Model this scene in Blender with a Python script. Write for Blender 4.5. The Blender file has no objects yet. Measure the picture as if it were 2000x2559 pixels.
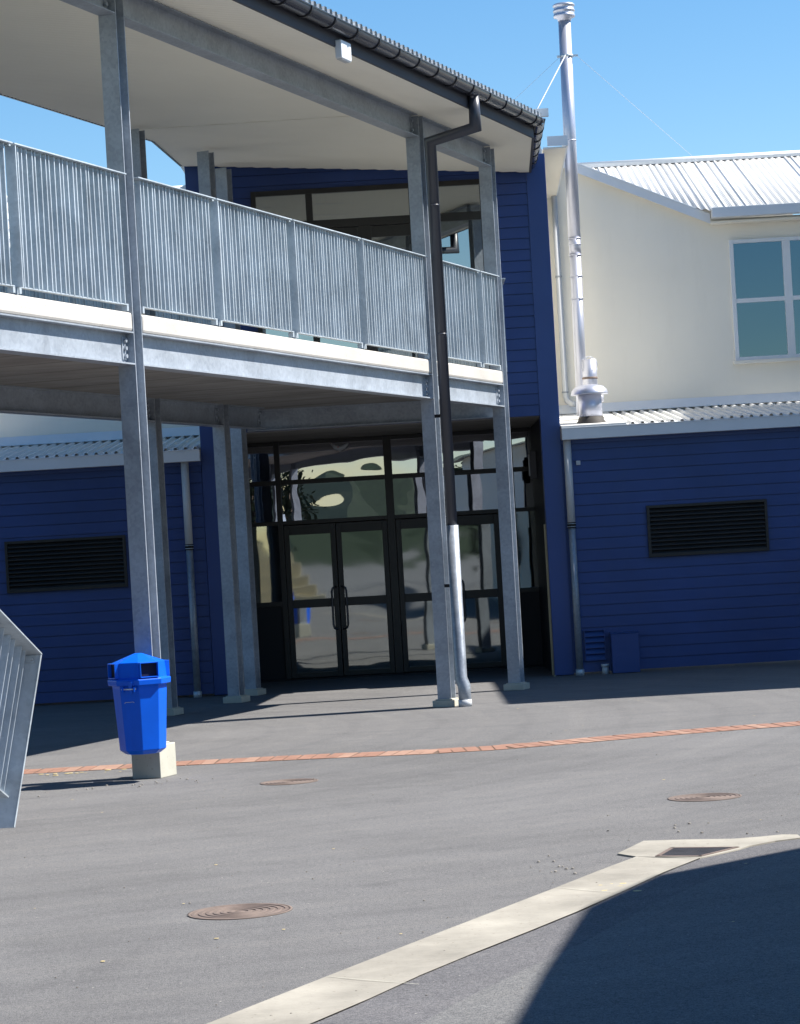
import bpy, bmesh, math, random
from mathutils import Vector, Matrix
random.seed(7)
R = math.radians
sc = bpy.context.scene
col = sc.collection

# ------------------------------------------------------------------ camera, sky, sun, exposure
cam_d = bpy.data.cameras.new('camera'); cam = bpy.data.objects.new('camera', cam_d); col.objects.link(cam)
sc.camera = cam
cam.location = (0, 0, 1.7)
ROLL = R(3.286)
cam.rotation_mode = 'QUATERNION'
cam.rotation_quaternion = Matrix.Rotation(ROLL, 3, 'Y').to_quaternion() @ Matrix.Rotation(R(90), 3, 'X').to_quaternion()
cam_d.sensor_fit = 'HORIZONTAL'; cam_d.sensor_width = 36.0
cam_d.lens = 36.0 * 6210.0 / 2000.0
# the horizon lies 96.8 px (of 2000) below the picture centre in the unrolled frame
cam_d.shift_y = 96.76 / 2000.0 * math.cos(ROLL)
cam_d.shift_x = -96.76 / 2000.0 * math.sin(ROLL)
cam_d.clip_end = 2000; cam_d.clip_start = 0.1
sc.render.resolution_x = 800; sc.render.resolution_y = 1024

SUN_EL, SUN_ROT = R(50), R(84.5)
world = bpy.data.worlds.new('World'); sc.world = world; world.use_nodes = True
wn = world.node_tree; wn.nodes.clear()
sky = wn.nodes.new('ShaderNodeTexSky'); sky.sky_type = 'NISHITA'; sky.sun_disc = False
sky.sun_elevation = SUN_EL; sky.sun_rotation = SUN_ROT
sky.air_density = 1.0; sky.dust_density = 0.12; sky.ozone_density = 1.6; sky.altitude = 50
bg = wn.nodes.new('ShaderNodeBackground'); bg.inputs[1].default_value = 0.08
wo = wn.nodes.new('ShaderNodeOutputWorld')
hs = wn.nodes.new('ShaderNodeHueSaturation'); hs.inputs['Saturation'].default_value = 1.34
wn.links.new(sky.outputs[0], hs.inputs['Color']); wn.links.new(hs.outputs[0], bg.inputs[0]); wn.links.new(bg.outputs[0], wo.inputs[0])
sd = bpy.data.lights.new('sun', 'SUN'); sd.energy = 5.0; sd.angle = R(0.53); sd.color = (1.0, 0.95, 0.88)
sun = bpy.data.objects.new('sun', sd); col.objects.link(sun)
sv = Vector((math.cos(SUN_EL) * math.sin(SUN_ROT), math.cos(SUN_EL) * math.cos(SUN_ROT), math.sin(SUN_EL)))
sun.rotation_mode = 'QUATERNION'; sun.rotation_quaternion = sv.to_track_quat('Z', 'Y'); sun.location = (30, 10, 40)
sc.view_settings.view_transform = 'Standard'; sc.view_settings.look = 'None'
sc.view_settings.exposure = 1.06; sc.view_settings.gamma = 1.0
try: sc.view_settings.use_curve_mapping = False
except Exception: pass

# ------------------------------------------------------------------ materials
class NT:
    def __init__(s, name):
        s.m = bpy.data.materials.new(name); s.m.use_nodes = True
        s.t = s.m.node_tree; s.t.nodes.clear()
        s.out = s.n('ShaderNodeOutputMaterial')
    def n(s, typ, **kw):
        nd = s.t.nodes.new(typ)
        for k, v in kw.items():
            if hasattr(nd, k): setattr(nd, k, v)
        return nd
    def l(s, a, b): s.t.links.new(a, b)
    def coord(s, scale=(1, 1, 1), kind='Object', rot=(0, 0, 0)):
        tc = s.n('ShaderNodeTexCoord'); mp = s.n('ShaderNodeMapping')
        mp.inputs['Scale'].default_value = scale; mp.inputs['Rotation'].default_value = rot
        s.l(tc.outputs[kind], mp.inputs[0]); return mp.outputs[0]
    def noise(s, vec, scale, detail=4, rough=.55, dist=0):
        nd = s.n('ShaderNodeTexNoise'); nd.inputs['Scale'].default_value = scale
        nd.inputs['Detail'].default_value = detail; nd.inputs['Roughness'].default_value = rough
        nd.inputs['Distortion'].default_value = dist
        s.l(vec, nd.inputs['Vector']); return nd.outputs[0]
    def ramp(s, fac, stops):
        nd = s.n('ShaderNodeValToRGB'); cr = nd.color_ramp
        while len(cr.elements) < len(stops): cr.elements.new(.5)
        for e, (p, c) in zip(cr.elements, stops):
            e.position = p; e.color = (*c, 1) if len(c) == 3 else c
        s.l(fac, nd.inputs[0]); return nd.outputs[0]
    def mix(s, fac, a, b, typ='MIX'):
        nd = s.n('ShaderNodeMixRGB', blend_type=typ)
        for i, v in enumerate((fac, a, b)):
            if hasattr(v, 'node'): s.l(v, nd.inputs[i])
            elif i == 0: nd.inputs[0].default_value = v
            else: nd.inputs[i].default_value = (*v, 1)
        return nd.outputs[0]
    def bump(s, h, strength=.3, dist=.01, normal=None):
        nd = s.n('ShaderNodeBump'); nd.inputs['Strength'].default_value = strength
        nd.inputs['Distance'].default_value = dist; s.l(h, nd.inputs['Height'])
        if normal is not None: s.l(normal, nd.inputs['Normal'])
        return nd.outputs[0]
    def bsdf(s, color, rough=.6, metal=0, spec=.5, normal=None, coat=0):
        b = s.n('ShaderNodeBsdfPrincipled')
        if hasattr(color, 'node'): s.l(color, b.inputs['Base Color'])
        else: b.inputs['Base Color'].default_value = (*color, 1)
        if hasattr(rough, 'node'): s.l(rough, b.inputs['Roughness'])
        else: b.inputs['Roughness'].default_value = rough
        b.inputs['Metallic'].default_value = metal
        b.inputs['Specular IOR Level'].default_value = spec
        b.inputs['Coat Weight'].default_value = coat
        if normal is not None: s.l(normal, b.inputs['Normal'])
        s.l(b.outputs[0], s.out.inputs[0]); return s.m

def sc3(c, k): return tuple(x * k for x in c)

def painted(name, c, rough=.5, var=.18, scale=1.2, bump=.0, spec=.4, dirt=None):
    t = NT(name); v = t.coord()
    a = t.noise(v, scale, 5, .6)
    cc = t.ramp(a, [(.3, sc3(c, 1 - var)), (.7, sc3(c, 1 + var * .6))])
    if dirt:
        w = t.noise(t.coord((3, 3, .5)), 1.6, 6, .7)
        f = t.ramp(w, [(.52, (0, 0, 0)), (.78, (.45, .45, .45))])
        cc = t.mix(f, cc, dirt)
    nm = t.bump(t.noise(v, 60, 3), bump, .004) if bump else None
    return t.bsdf(cc, rough, 0, spec, nm)

def galv(name, c=(.305, .34, .385), metal=.10, rough=.45):
    t = NT(name); v = t.coord()
    a = t.noise(v, 2.2, 6, .65, .6); b = t.noise(t.coord((1, 1, .25)), 7, 5, .7)
    vo = t.n('ShaderNodeTexVoronoi'); vo.inputs['Scale'].default_value = 38; t.l(v, vo.inputs['Vector'])
    c1 = t.ramp(a, [(.25, sc3(c, .72)), (.5, c), (.78, sc3(c, 1.28))])
    bw = t.n('ShaderNodeRGBToBW'); t.l(vo.outputs['Color'], bw.inputs[0])
    c2 = t.mix(.30, c1, t.ramp(bw.outputs[0], [(0, (.2, .2, .2)), (1, (.8, .8, .8))]), 'SOFT_LIGHT')
    st = t.ramp(b, [(.62, (0, 0, 0)), (.8, (.5, .5, .5))])
    c3 = t.mix(st, c2, sc3(c, 1.5))
    rr = t.ramp(a, [(.2, (rough - .1,) * 3), (.8, (rough + .16,) * 3)])
    return t.bsdf(c3, rr, metal, .5, t.bump(a, .12, .01))

def concrete(name, c, var=.25, joints=None):
    t = NT(name); v = t.coord()
    a = t.noise(v, 1.4, 7, .65); b = t.noise(v, 24, 5, .7)
    cc = t.ramp(a, [(.28, sc3(c, 1 - var)), (.72, sc3(c, 1 + var * .5))])
    pits = t.ramp(t.noise(v, 45, 2, .5), [(.27, (.55, .5, .45)), (.33, (1, 1, 1))])
    cc = t.mix(.55, cc, pits, 'MULTIPLY')
    if joints:
        w = t.n('ShaderNodeTexWave'); w.wave_profile = 'SAW'; w.inputs['Scale'].default_value = joints
        t.l(t.coord(rot=(0, 0, R(-70))), w.inputs[0])
        j = t.ramp(w.outputs['Fac'], [(.0, (.35, .33, .3)), (.035, (1, 1, 1)), (.96, (.93, .93, .93)), (1, (.5, .5, .5))])
        st = t.ramp(t.noise(t.coord((.6, 4, 1), rot=(0, 0, R(20))), 1.2, 5, .7), [(.4, (.62, .58, .52)), (.65, (1, 1, 1))])
        cc = t.mix(.45, t.mix(.9, cc, j, 'MULTIPLY'), st, 'MULTIPLY')
    return t.bsdf(cc, .85, 0, .3, t.bump(b, .35, .006))

def asphalt(name, c, streak=1.0, seed=0.0):
    t = NT(name); v = t.coord()
    big = t.noise(v, .28, 5, .6, .8)
    mp = t.coord((.35, 1.6, 1), rot=(0, 0, R(6 + seed)))
    st = t.noise(mp, .9, 6, .62, 1.2)
    fine = t.noise(v, 42, 4, .75); grain = t.noise(v, 160, 2, .8)
    cc = t.ramp(big, [(.3, sc3(c, .84)), (.7, sc3(c, 1.1))])
    s2 = t.ramp(st, [(.30, (.80, .80, .81)), (.5, (1, 1, 1)), (.72, (1.10, 1.09, 1.08))])
    cc = t.mix(.45 * streak, cc, s2, 'MULTIPLY')
    f2 = t.ramp(fine, [(.33, (.66, .66, .68)), (.5, (1, 1, 1)), (.7, (1.2, 1.19, 1.16))])
    cc = t.mix(.9, cc, f2, 'MULTIPLY')
    mid = t.noise(v, 5.5, 6, .72); m2_ = t.ramp(mid, [(.35, (.86, .86, .87)), (.55, (1, 1, 1)), (.7, (1.1, 1.1, 1.09))])
    cc = t.mix(.6, cc, m2_, 'MULTIPLY')
    dk = t.ramp(t.noise(v, .9, 5, .7, 1.5), [(.60, (1, 1, 1)), (.72, (.82, .82, .83))])
    cc = t.mix(.8, cc, dk, 'MULTIPLY')
    g2 = t.ramp(grain, [(.36, (.5, .5, .52)), (.5, (1, 1, 1)), (.66, (1.6, 1.6, 1.56))])
    cc = t.mix(.8, cc, g2, 'MULTIPLY')
    chips = t.n('ShaderNodeTexVoronoi'); chips.inputs['Scale'].default_value = 9; t.l(v, chips.inputs['Vector'])
    ch = t.ramp(chips.outputs['Distance'], [(.025, (1, 1, 1)), (.05, (0, 0, 0))])
    cc = t.mix(ch, cc, (.42, .40, .36))
    # thin worn arcs from turning wheels
    rg = t.n('ShaderNodeTexWave'); rg.wave_type = 'RINGS'; rg.rings_direction = 'Z'
    rg.inputs['Scale'].default_value = .35; rg.inputs['Distortion'].default_value = 5
    rg.inputs['Detail'].default_value = 3; rg.inputs['Detail Scale'].default_value = .35
    mp2 = t.n('ShaderNodeMapping'); mp2.inputs['Location'].default_value = (6, -24, 0)
    t.l(t.coord(), mp2.inputs[0]); t.l(mp2.outputs[0], rg.inputs[0])
    arc = t.ramp(rg.outputs['Fac'], [(.0, (.86, .86, .87)), (.08, (1, 1, 1)), (.9, (1, 1, 1)), (1, (1.12, 1.11, 1.09))])
    cc = t.mix(.5, cc, arc, 'MULTIPLY')
    return t.bsdf(cc, .9, 0, .25, t.bump(grain, .5, .006, t.bump(fine, .35, .01)))

def glass(name, fac, tint=(.55, .6, .6), wob=.012, wscale=.9, rough=0.0, gtint=(.85, .9, .9)):
    t = NT(name)
    gl = t.n('ShaderNodeBsdfGlossy'); gl.inputs['Roughness'].default_value = rough
    gl.inputs['Color'].default_value = (*gtint, 1)
    tr = t.n('ShaderNodeBsdfTransparent'); tr.inputs[0].default_value = (*tint, 1)
    nz = t.noise(t.coord((1, 1, 1.7)), wscale, 1.5, .4, .4)
    t.l(t.bump(nz, 1.0, wob), gl.inputs['Normal'])
    mx = t.n('ShaderNodeMixShader'); mx.inputs[0].default_value = fac
    t.l(tr.outputs[0], mx.inputs[1]); t.l(gl.outputs[0], mx.inputs[2]); t.l(mx.outputs[0], t.out.inputs[0])
    return t.m

M = {}
M['galv'] = galv('galvanised_steel')
M['galv_rail'] = galv('galvanised_rail', (.47, .53, .58), .25, .38)
M['galv_pipe'] = galv('galvanised_pipe', (.27, .30, .34), .35, .42)
M['flue'] = painted('stainless_flue', (.50, .52, .60), .42, .08, 2)
M['flue'].node_tree.nodes['Principled BSDF'].inputs['Metallic'].default_value = .7
M['dark_steel'] = painted('dark_bolt_steel', (.10, .10, .11), .5)
M['charcoal'] = painted('charcoal_steel', (.030, .032, .042), .24, .1, 2, spec=.55)
M['slate'] = painted('slate_painted_pipe', (.050, .054, .070), .34, .1, 2, spec=.5)
M['slate_fascia'] = painted('slate_fascia_board', (.055, .058, .072), .6, .08, 2, spec=.25)
M['charcoal_band'] = painted('charcoal_bracket', (.012, .012, .016), .3)
M['blue'] = painted('blue_weatherboard_paint', (.024, .056, .20), .42, .16, .9, .05, .4, dirt=(.033, .064, .18))
M['blue_trim'] = painted('blue_trim_paint', (.026, .062, .215), .38, .1, .8, spec=.45)
M['cream'] = painted('cream_render', (.77, .735, .65), .75, .04, .7, .06, .25, dirt=(.71, .67, .58))
M['soffit'] = painted('cream_corrugated_steel', (.88, .85, .75), .4, .04, .6, spec=.4)
M['white'] = painted('white_painted_steel', (.66, .69, .72), .4, .06, 1.5)
M['roof'] = painted('pale_corrugated_roof', (.73, .73, .71), .42, .08, 1.3, spec=.3, dirt=(.55, .55, .53))
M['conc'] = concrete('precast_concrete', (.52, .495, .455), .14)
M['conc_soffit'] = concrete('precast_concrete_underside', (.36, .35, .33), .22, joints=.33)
M['plinth'] = concrete('concrete_plinth', (.46, .45, .38), .2)
M['kerb'] = concrete('channel_concrete', (.33, .308, .262), .42)
M['bronze'] = painted('dark_bronze_aluminium', (.022, .021, .020), .38, .1, 2)
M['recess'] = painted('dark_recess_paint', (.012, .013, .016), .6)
M['black'] = painted('black_shade_and_coupling', (.006, .006, .006), .9)  # near-black for couplings and for shade painted into the pit and vents
M['louvre'] = painted('dark_louvre_paint', (.022, .020, .018), .45)
M['pvc'] = painted('pale_grey_pvc', (.50, .52, .54), .35, .05)
M['bin'] = painted('blue_bin_plastic', (.001, .11, .70), .38, .12, 3, spec=.22, dirt=(.003, .06, .45))
M['bin_shade'] = painted('bin_opening_shade', (.001, .004, .03), .8)  # near-black blue: shade inside the openings given as a colour
M['iron'] = painted('rusty_cast_iron', (.165, .125, .105), .75, .3, 9, .25, dirt=(.10, .08, .07))
M['grate'] = painted('dark_drain_iron', (.085, .08, .085), .5, .3, 8)
M['rubber'] = painted('dark_rubber_flashing', (.05, .045, .04), .7)
M['glass_low'] = glass('entrance_glass', .33, (.50, .52, .47), .0032, .8, .025)
M['glass_wavy'] = glass('rippled_transom_glass', .44, (.45, .48, .45), .0105, .6, .006, (.92, .92, 1.0))
M['glass_up'] = glass('upper_glass', .46, (.45, .45, .42), .0012, .5)
M['glass_teal'] = glass('teal_tinted_glass', .20, (.05, .10, .14), .0012, .4, 0, (.55, .82, 1.0))
M['beige'] = painted('unpainted_timber_edge', (.42, .37, .25), .6)
M['brick_a'] = painted('terracotta_brick', (.28, .15, .105), .8, .25, 6, .3, dirt=(.40, .26, .19))
M['brick_b'] = painted('pale_terracotta_brick', (.33, .20, .145), .8, .25, 6, .3)
M['mortar'] = painted('dirty_mortar', (.13, .085, .06), .9)
M['asphalt'] = asphalt('asphalt', (.150, .148, .148))
M['asphalt_new'] = asphalt('newer_asphalt', (.128, .126, .131), .5, 20)
M['asphalt_old'] = asphalt('older_asphalt', (.150, .150, .150), .6, -15)
M['stone'] = painted('loose_stone', (.25, .23, .20), .8, .4, 20)
M['leaf'] = painted('dry_leaf', (.50, .40, .20), .8, .3, 30)
M['int_wall'] = painted('interior_wall', (.32, .30, .25), .8)
M['foliage'] = painted('tree_foliage', (.022, .035, .014), .7, .5, 2)
M['bark'] = painted('tree_bark', (.10, .07, .05), .8)
M['tan'] = concrete('tan_concrete', (.50, .44, .30), .2)
M['wire'] = painted('pale_stay_wire', (.5, .52, .56), .4)
M['handle'] = painted('dark_door_pull', (.09, .09, .10), .28, .1, spec=.6)
M['red'] = painted('red_dot_colour', (.7, .02, .02), .4)

# ------------------------------------------------------------------ mesh helpers
P0 = Vector((-2.043, 19.852, 0)); D = Vector((.3436, .9391, 0)); N = Vector((.9391, -.3436, 0))
def W(o, t, z): return P0 + N * o + D * t + Vector((0, 0, z))
def ID(x, y, z): return Vector((x, y, z))

SPLIT = {'recess_wall', 'solid_panel', 'pipe_bracket', 'clamp', 'side_wall', 'collar', 'fixing_bolt', 'pipe_clip', 'rear_wall', 'pipe_joint', 'edge_trim'}
class MB:
    def __init__(s, f=ID): s.bm = bmesh.new(); s.f = f
    def v(s, p): return s.bm.verts.new(s.f(*p))
    def face(s, pts, mi=0):
        fc = s.bm.faces.new([s.v(p) for p in pts]); fc.material_index = mi; return fc
    def hexa(s, c, mi=0):
        vs = [s.v(p) for p in c]
        for q in ((0, 3, 2, 1), (4, 5, 6, 7), (0, 1, 5, 4), (1, 2, 6, 5), (2, 3, 7, 6), (3, 0, 4, 7)):
            fc = s.bm.faces.new([vs[i] for i in q]); fc.material_index = mi
    def box(s, x0, x1, y0, y1, z0, z1, mi=0):
        s.hexa([(x0, y0, z0), (x1, y0, z0), (x1, y1, z0), (x0, y1, z0), (x0, y0, z1), (x1, y0, z1), (x1, y1, z1), (x0, y1, z1)], mi)
    def prism(s, poly, z0, z1, mi=0):
        n = len(poly)
        za = z0 if callable(z0) else (lambda x, y: z0); zb = z1 if callable(z1) else (lambda x, y: z1)
        a = [s.v((x, y, za(x, y))) for x, y in poly]; b = [s.v((x, y, zb(x, y))) for x, y in poly]
        for q in (list(reversed(a)), b):
            s.bm.faces.new(q).material_index = mi
        for i in range(n):
            j = (i + 1) % n; s.bm.faces.new((a[i], a[j], b[j], b[i])).material_index = mi
    def tube(s, pts, r, seg=16, caps=True, mi=0, smooth=True):
        pts = [Vector(p) for p in pts]; rs = r if isinstance(r, (list, tuple)) else [r] * len(pts)
        rings = []; up = None
        for i, p in enumerate(pts):
            if i == 0: t = pts[1] - p
            elif i == len(pts) - 1: t = p - pts[i - 1]
            else: t = (pts[i + 1] - p).normalized() + (p - pts[i - 1]).normalized()
            t.normalize()
            if up is None: up = Vector((0, 0, 1)) if abs(t.z) < .9 else Vector((0, 1, 0))
            a = t.cross(up).normalized(); b = a.cross(t).normalized(); up = b
            k = 1.0
            if 0 < i < len(pts) - 1:
                cs = (pts[i + 1] - p).normalized().dot((p - pts[i - 1]).normalized()); k = 1 / math.sqrt(max(.3, (1 + cs) / 2))
            rings.append([s.v(p + (a * math.cos(2 * math.pi * q / seg) * k + b * math.sin(2 * math.pi * q / seg)) * rs[i]) for q in range(seg)])
        for r0, r1 in zip(rings, rings[1:]):
            for q in range(seg):
                f = s.bm.faces.new((r0[q], r0[(q + 1) % seg], r1[(q + 1) % seg], r1[q])); f.smooth = smooth; f.material_index = mi
        if caps:
            s.bm.faces.new(rings[0]).material_index = mi; s.bm.faces.new(list(reversed(rings[-1]))).material_index = mi
    def lathe(s, c, prof, seg=28, mi=0, smooth=True):
        s_, rings = s, []
        for r, z in prof:
            rings.append([s.v((c[0] + r * math.cos(2 * math.pi * q / seg), c[1] + r * math.sin(2 * math.pi * q / seg), c[2] + z)) for q in range(seg)])
        for r0, r1 in zip(rings, rings[1:]):
            for q in range(seg):
                f = s.bm.faces.new((r0[q], r0[(q + 1) % seg], r1[(q + 1) % seg], r1[q])); f.smooth = smooth; f.material_index = mi
        s.bm.faces.new(list(reversed(rings[0]))).material_index = mi; s.bm.faces.new(rings[-1]).material_index = mi
    def build(s, name, mats, parent=None, bevel=0, **props):
        if name in SPLIT:
            seen = set(); groups = []
            for f0 in s.bm.faces:
                if f0 in seen: continue
                st, g = [f0], []
                seen.add(f0)
                while st:
                    f = st.pop(); g.append(f)
                    for v in f.verts:
                        for h in v.link_faces:
                            if h not in seen: seen.add(h); st.append(h)
                groups.append([[v.co.copy() for v in f.verts] + [f.smooth] for f in g])
            last = None
            for g in groups:
                m2 = MB(); vm = {}
                for *cs, sm in g:
                    vs = [vm.setdefault(tuple(round(q, 5) for q in c), None) or vm.__setitem__(tuple(round(q, 5) for q in c), m2.bm.verts.new(c)) or vm[tuple(round(q, 5) for q in c)] for c in cs]
                    m2.bm.faces.new(vs).smooth = sm
                SPLIT.discard(name); last = m2.build(name, mats, parent, bevel, **props); SPLIT.add(name)
            return last
        bmesh.ops.recalc_face_normals(s.bm, faces=s.bm.faces)
        me = bpy.data.meshes.new(name); s.bm.to_mesh(me); s.bm.free()
        if not isinstance(mats, (list, tuple)): mats = [mats]
        for m in mats: me.materials.append(M[m] if isinstance(m, str) else m)
        o = bpy.data.objects.new(name, me); col.objects.link(o)
        if parent is not None:
            o.parent = parent; o.matrix_parent_inverse = parent_world(parent).inverted()
        if bevel:
            b = o.modifiers.new('bevel', 'BEVEL'); b.width = bevel; b.segments = 2; b.limit_method = 'ANGLE'; b.angle_limit = R(40)
            b.harden_normals = False
        for k, v in props.items(): o[k] = v
        return o

def parent_world(o):
    m = Matrix.Identity(4)
    if o.parent is not None: m = parent_world(o.parent) @ o.matrix_parent_inverse
    return m @ Matrix.Translation(o.location)

def thing(name, label, cat, loc=(0, 0, 0), group=None):
    o = bpy.data.objects.new(name, None); col.objects.link(o); o.location = loc; o.empty_display_size = .3
    o['label'] = label; o['category'] = cat
    if group: o['group'] = group
    return o

def tag(o, label, cat, group=None):
    o['label'] = label; o['category'] = cat
    if group: o['group'] = group
    return o

# ================================================================== GROUND
m = MB(); m.face([(-220, -220, 0), (220, -220, 0), (220, 220, 0), (-220, 220, 0)])
m.build('ground', 'asphalt', kind='structure')

# newer asphalt band below the concrete channel, older patch beyond it
band = [(-2.3, 6.0), (-.413, 9.033), (-.275, 9.324), (-.121, 9.68), (.046, 10.06), (.257, 10.46), (.457, 10.85), (.757, 11.45), (.933, 11.86), (1.122, 12.29), (1.313, 12.69), (1.459, 12.97), (1.69, 13.22), (1.77, 13.34), (1.95, 13.50), (2.08, 13.56), (3.2, 13.75), (6, 14.1), (6, 13.3), (3.2, 13.35), (1.98, 13.12), (1.72, 12.72), (1.397, 12.144), (1.029, 11.398), (.689, 10.538), (.438, 10.005), (.241, 9.58), (.104, 9.259), (-.025, 8.916), (-1.35, 6.0)]
m = MB(); m.prism(band, .0005, .004); m.build('asphalt_band', 'asphalt_new', kind='structure')
old = [(-1.35, 6.0), (-.025, 8.916), (.104, 9.259), (.241, 9.58), (.438, 10.005), (.689, 10.538), (1.029, 11.398), (1.397, 12.144), (1.72, 12.72), (1.98, 13.12), (3.2, 13.35), (6, 13.3), (6, 4), (-1.9, 4)]
m = MB(); m.prism(old, .0006, .0043); m.build('asphalt_patch', 'asphalt_old', kind='structure')

# concrete dish channel with the flared apron round the grate
up = [(-2.6, 5.6), (-1.55, 7.6), (-.798, 9.148), (-.611, 9.546), (-.401, 9.99), (-.171, 10.47), (.075, 10.98), (.353, 11.55), (.661, 12.18), (.897, 12.68), (1.146, 13.178)]
lo = [(-2.1, 5.6), (-1.12, 7.6), (-.413, 9.033), (-.22, 9.44), (-.02, 9.90), (.20, 10.35), (.457, 10.85), (.70, 11.34), (.98, 11.95), (1.22, 12.50), (1.459, 12.97)]
m = MB()
for i in range(len(up) - 1):
    for j in range(4):
        def P(k, a):
            z = .009 - .004 * math.sin(math.pi * a)
            return (up[k][0] + (lo[k][0] - up[k][0]) * a, up[k][1] + (lo[k][1] - up[k][1]) * a, z)
        m.face([P(i, j / 4), P(i + 1, j / 4), P(i + 1, (j + 1) / 4), P(i, (j + 1) / 4)])
# apron
m.prism([(1.061, 13.348), (1.25, 13.839), (1.473, 13.79), (1.73, 13.70), (1.882, 13.724), (2.013, 13.767), (2.09, 13.722), (2.09, 13.58), (1.932, 13.50), (1.767, 13.346), (1.689, 13.217), (1.4595, 12.9705), (1.1465, 13.1785)], .001, .0095)
m.build('drainage_channel', 'kerb', kind='structure')
m = MB()
for (x, y, dx, dy) in ((.661, 12.17, .31, -.34), (-.401, 9.98, .37, -.30)):
    a = Vector((x, y, 0)); b = a + Vector((dx, dy, 0)); n_ = Vector((-dy, dx, 0)).normalized() * .0022
    m.face([(*(a - n_).xy, .0100), (*(b - n_).xy, .0100), (*(b + n_).xy, .0100), (*(a + n_).xy, .0100)])
m.build('channel_joint', 'plinth', kind='structure')

# brick edging: one soldier course across the yard, and the end of another past the channel
def course(line, w, pitch, name):
    pts = [Vector((*p, 0)) for p in line]; i = 0; s = 0.0
    m = MB()
    for a, b in zip(pts, pts[1:]):
        n_ = Vector((-(b - a).y, (b - a).x, 0)).normalized() * w * .5
        m.hexa([(*(a - n_).xy, .0004), (*(b - n_).xy, .0004), (*(b + n_).xy, .0004), (*(a + n_).xy, .0004), (*(a - n_).xy, .0015), (*(b - n_).xy, .0015), (*(b + n_).xy, .0015), (*(a + n_).xy, .0015)])
    m.build('mortar_bed', 'mortar', kind='structure')
    m = MB()
    L = [0]
    for a, b in zip(pts, pts[1:]): L.append(L[-1] + (b - a).length)
    def at(q):
        for k in range(len(pts) - 1):
            if q <= L[k + 1] or k == len(pts) - 2:
                f = (q - L[k]) / (L[k + 1] - L[k]); return pts[k].lerp(pts[k + 1], f), (pts[k + 1] - pts[k]).normalized()
    while s + pitch < L[-1]:
        p, t = at(s + .004); q, _ = at(s + pitch - .009); n_ = Vector((-t.y, t.x, 0))
        j = random.uniform(-.012, .012); z = random.uniform(.0035, .0055); sk = random.uniform(-.01, .01)
        a, b = p - n_ * (w / 2 + j), q - n_ * (w / 2 + j); c, d = q + n_ * (w / 2 - j) + t * sk, p + n_ * (w / 2 - j) + t * sk
        m.hexa([(*a.xy, .0017), (*b.xy, .0017), (*c.xy, .0017), (*d.xy, .0017), (*a.xy, z), (*b.xy, z), (*c.xy, z + .001), (*d.xy, z + .001)], random.choice((0, 0, 1)))
        s += pitch
    return m.build(name, ['brick_a', 'brick_b'], bevel=.002, kind='structure')
course([(-6.5, 21.35), (-3.5, 21.19), (-2.363, 21.12), (-1.529, 21.08), (-.728, 21.0), (.087, 20.84), (.714, 20.87), (1.264, 21.03), (2.089, 21.34), (2.76, 21.50), (3.356, 21.6), (5.5, 21.9)], .44, .118, 'brick_edging')
course([(2.13, 13.66), (3.2, 13.88), (6, 14.3)], .20, .118, 'brick_edging')

# ------------------------------------------------------------------ manhole covers
def manhole(x, y, r, label):
    t = thing('manhole_cover', label, 'manhole', (x, y, 0), 'round iron manhole covers in the asphalt')
    m = MB(); m.lathe((x, y, 0), [(r, .0005), (r, .004), (r * .94, .0046), (r * .94, .001)], 48); m.build('frame', 'iron', t)
    m = MB(); prof = [(r * .93, .0008), (r * .93, .004)]
    rr = .93
    while rr > .12:
        prof += [(r * rr, .0046), (r * (rr - .07), .0046), (r * (rr - .078), .0012), (r * (rr - .13), .0012)]; rr -= .14
    prof += [(r * .06, .0046)]
    m.lathe((x, y, 0), prof, 48, smooth=False); m.build('lid', 'iron', t)
manhole(-.884, 12.02, .255, 'large rusty manhole cover nearest the camera, left of the concrete channel')
manhole(1.854, 16.01, .238, 'round manhole cover on the right side of the yard below the brick line')
manhole(-.955, 18.80, .222, 'small farthest manhole cover just right of the blue bin and its concrete block')

# ------------------------------------------------------------------ drain grate
gt = thing('drain_grate', 'dark ribbed drain grate set in the pale concrete apron', 'drain grate', (1.48, 13.2, 0))
A, B, C_, D_ = Vector((1.255, 13.13, 0)), Vector((1.365, 13.44, 0)), Vector((1.70, 13.31, 0)), Vector((1.47, 13.03, 0))
m = MB(); m.face([(*A.xy, .0105), (*D_.xy, .0105), (*C_.xy, .0105), (*B.xy, .0105)]); m.build('pit_shade', 'black', gt)  # flat black sheet painted as the shade below the bars
m = MB()
for i in range(1, 15):
    f = i / 15; a = A.lerp(B, f); b = D_.lerp(C_, f); n_ = Vector((0, .0048, 0))
    m.hexa([(*(a - n_).xy, .0106), (*(b - n_).xy, .0106), (*(b + n_).xy, .0106), (*(a + n_).xy, .0106), (*(a - n_).xy, .0117), (*(b - n_).xy, .0117), (*(b + n_).xy, .0117), (*(a + n_).xy, .0117)])
m.build('bars', 'grate', gt)
m = MB()
for p, q in ((A, B), (B, C_), (C_, D_), (D_, A)):
    t_ = (q - p).normalized() * .006; n_ = Vector((-t_.y, t_.x, 0)).normalized() * .012; p = p - t_; q = q + t_
    m.hexa([(*(p - n_).xy, .0098), (*(q - n_).xy, .0098), (*(q + n_).xy, .0098), (*(p + n_).xy, .0098), (*(p - n_).xy, .013), (*(q - n_).xy, .013), (*(q + n_).xy, .013), (*(p + n_).xy, .013)])
m.build('frame', 'iron', gt)

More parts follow.
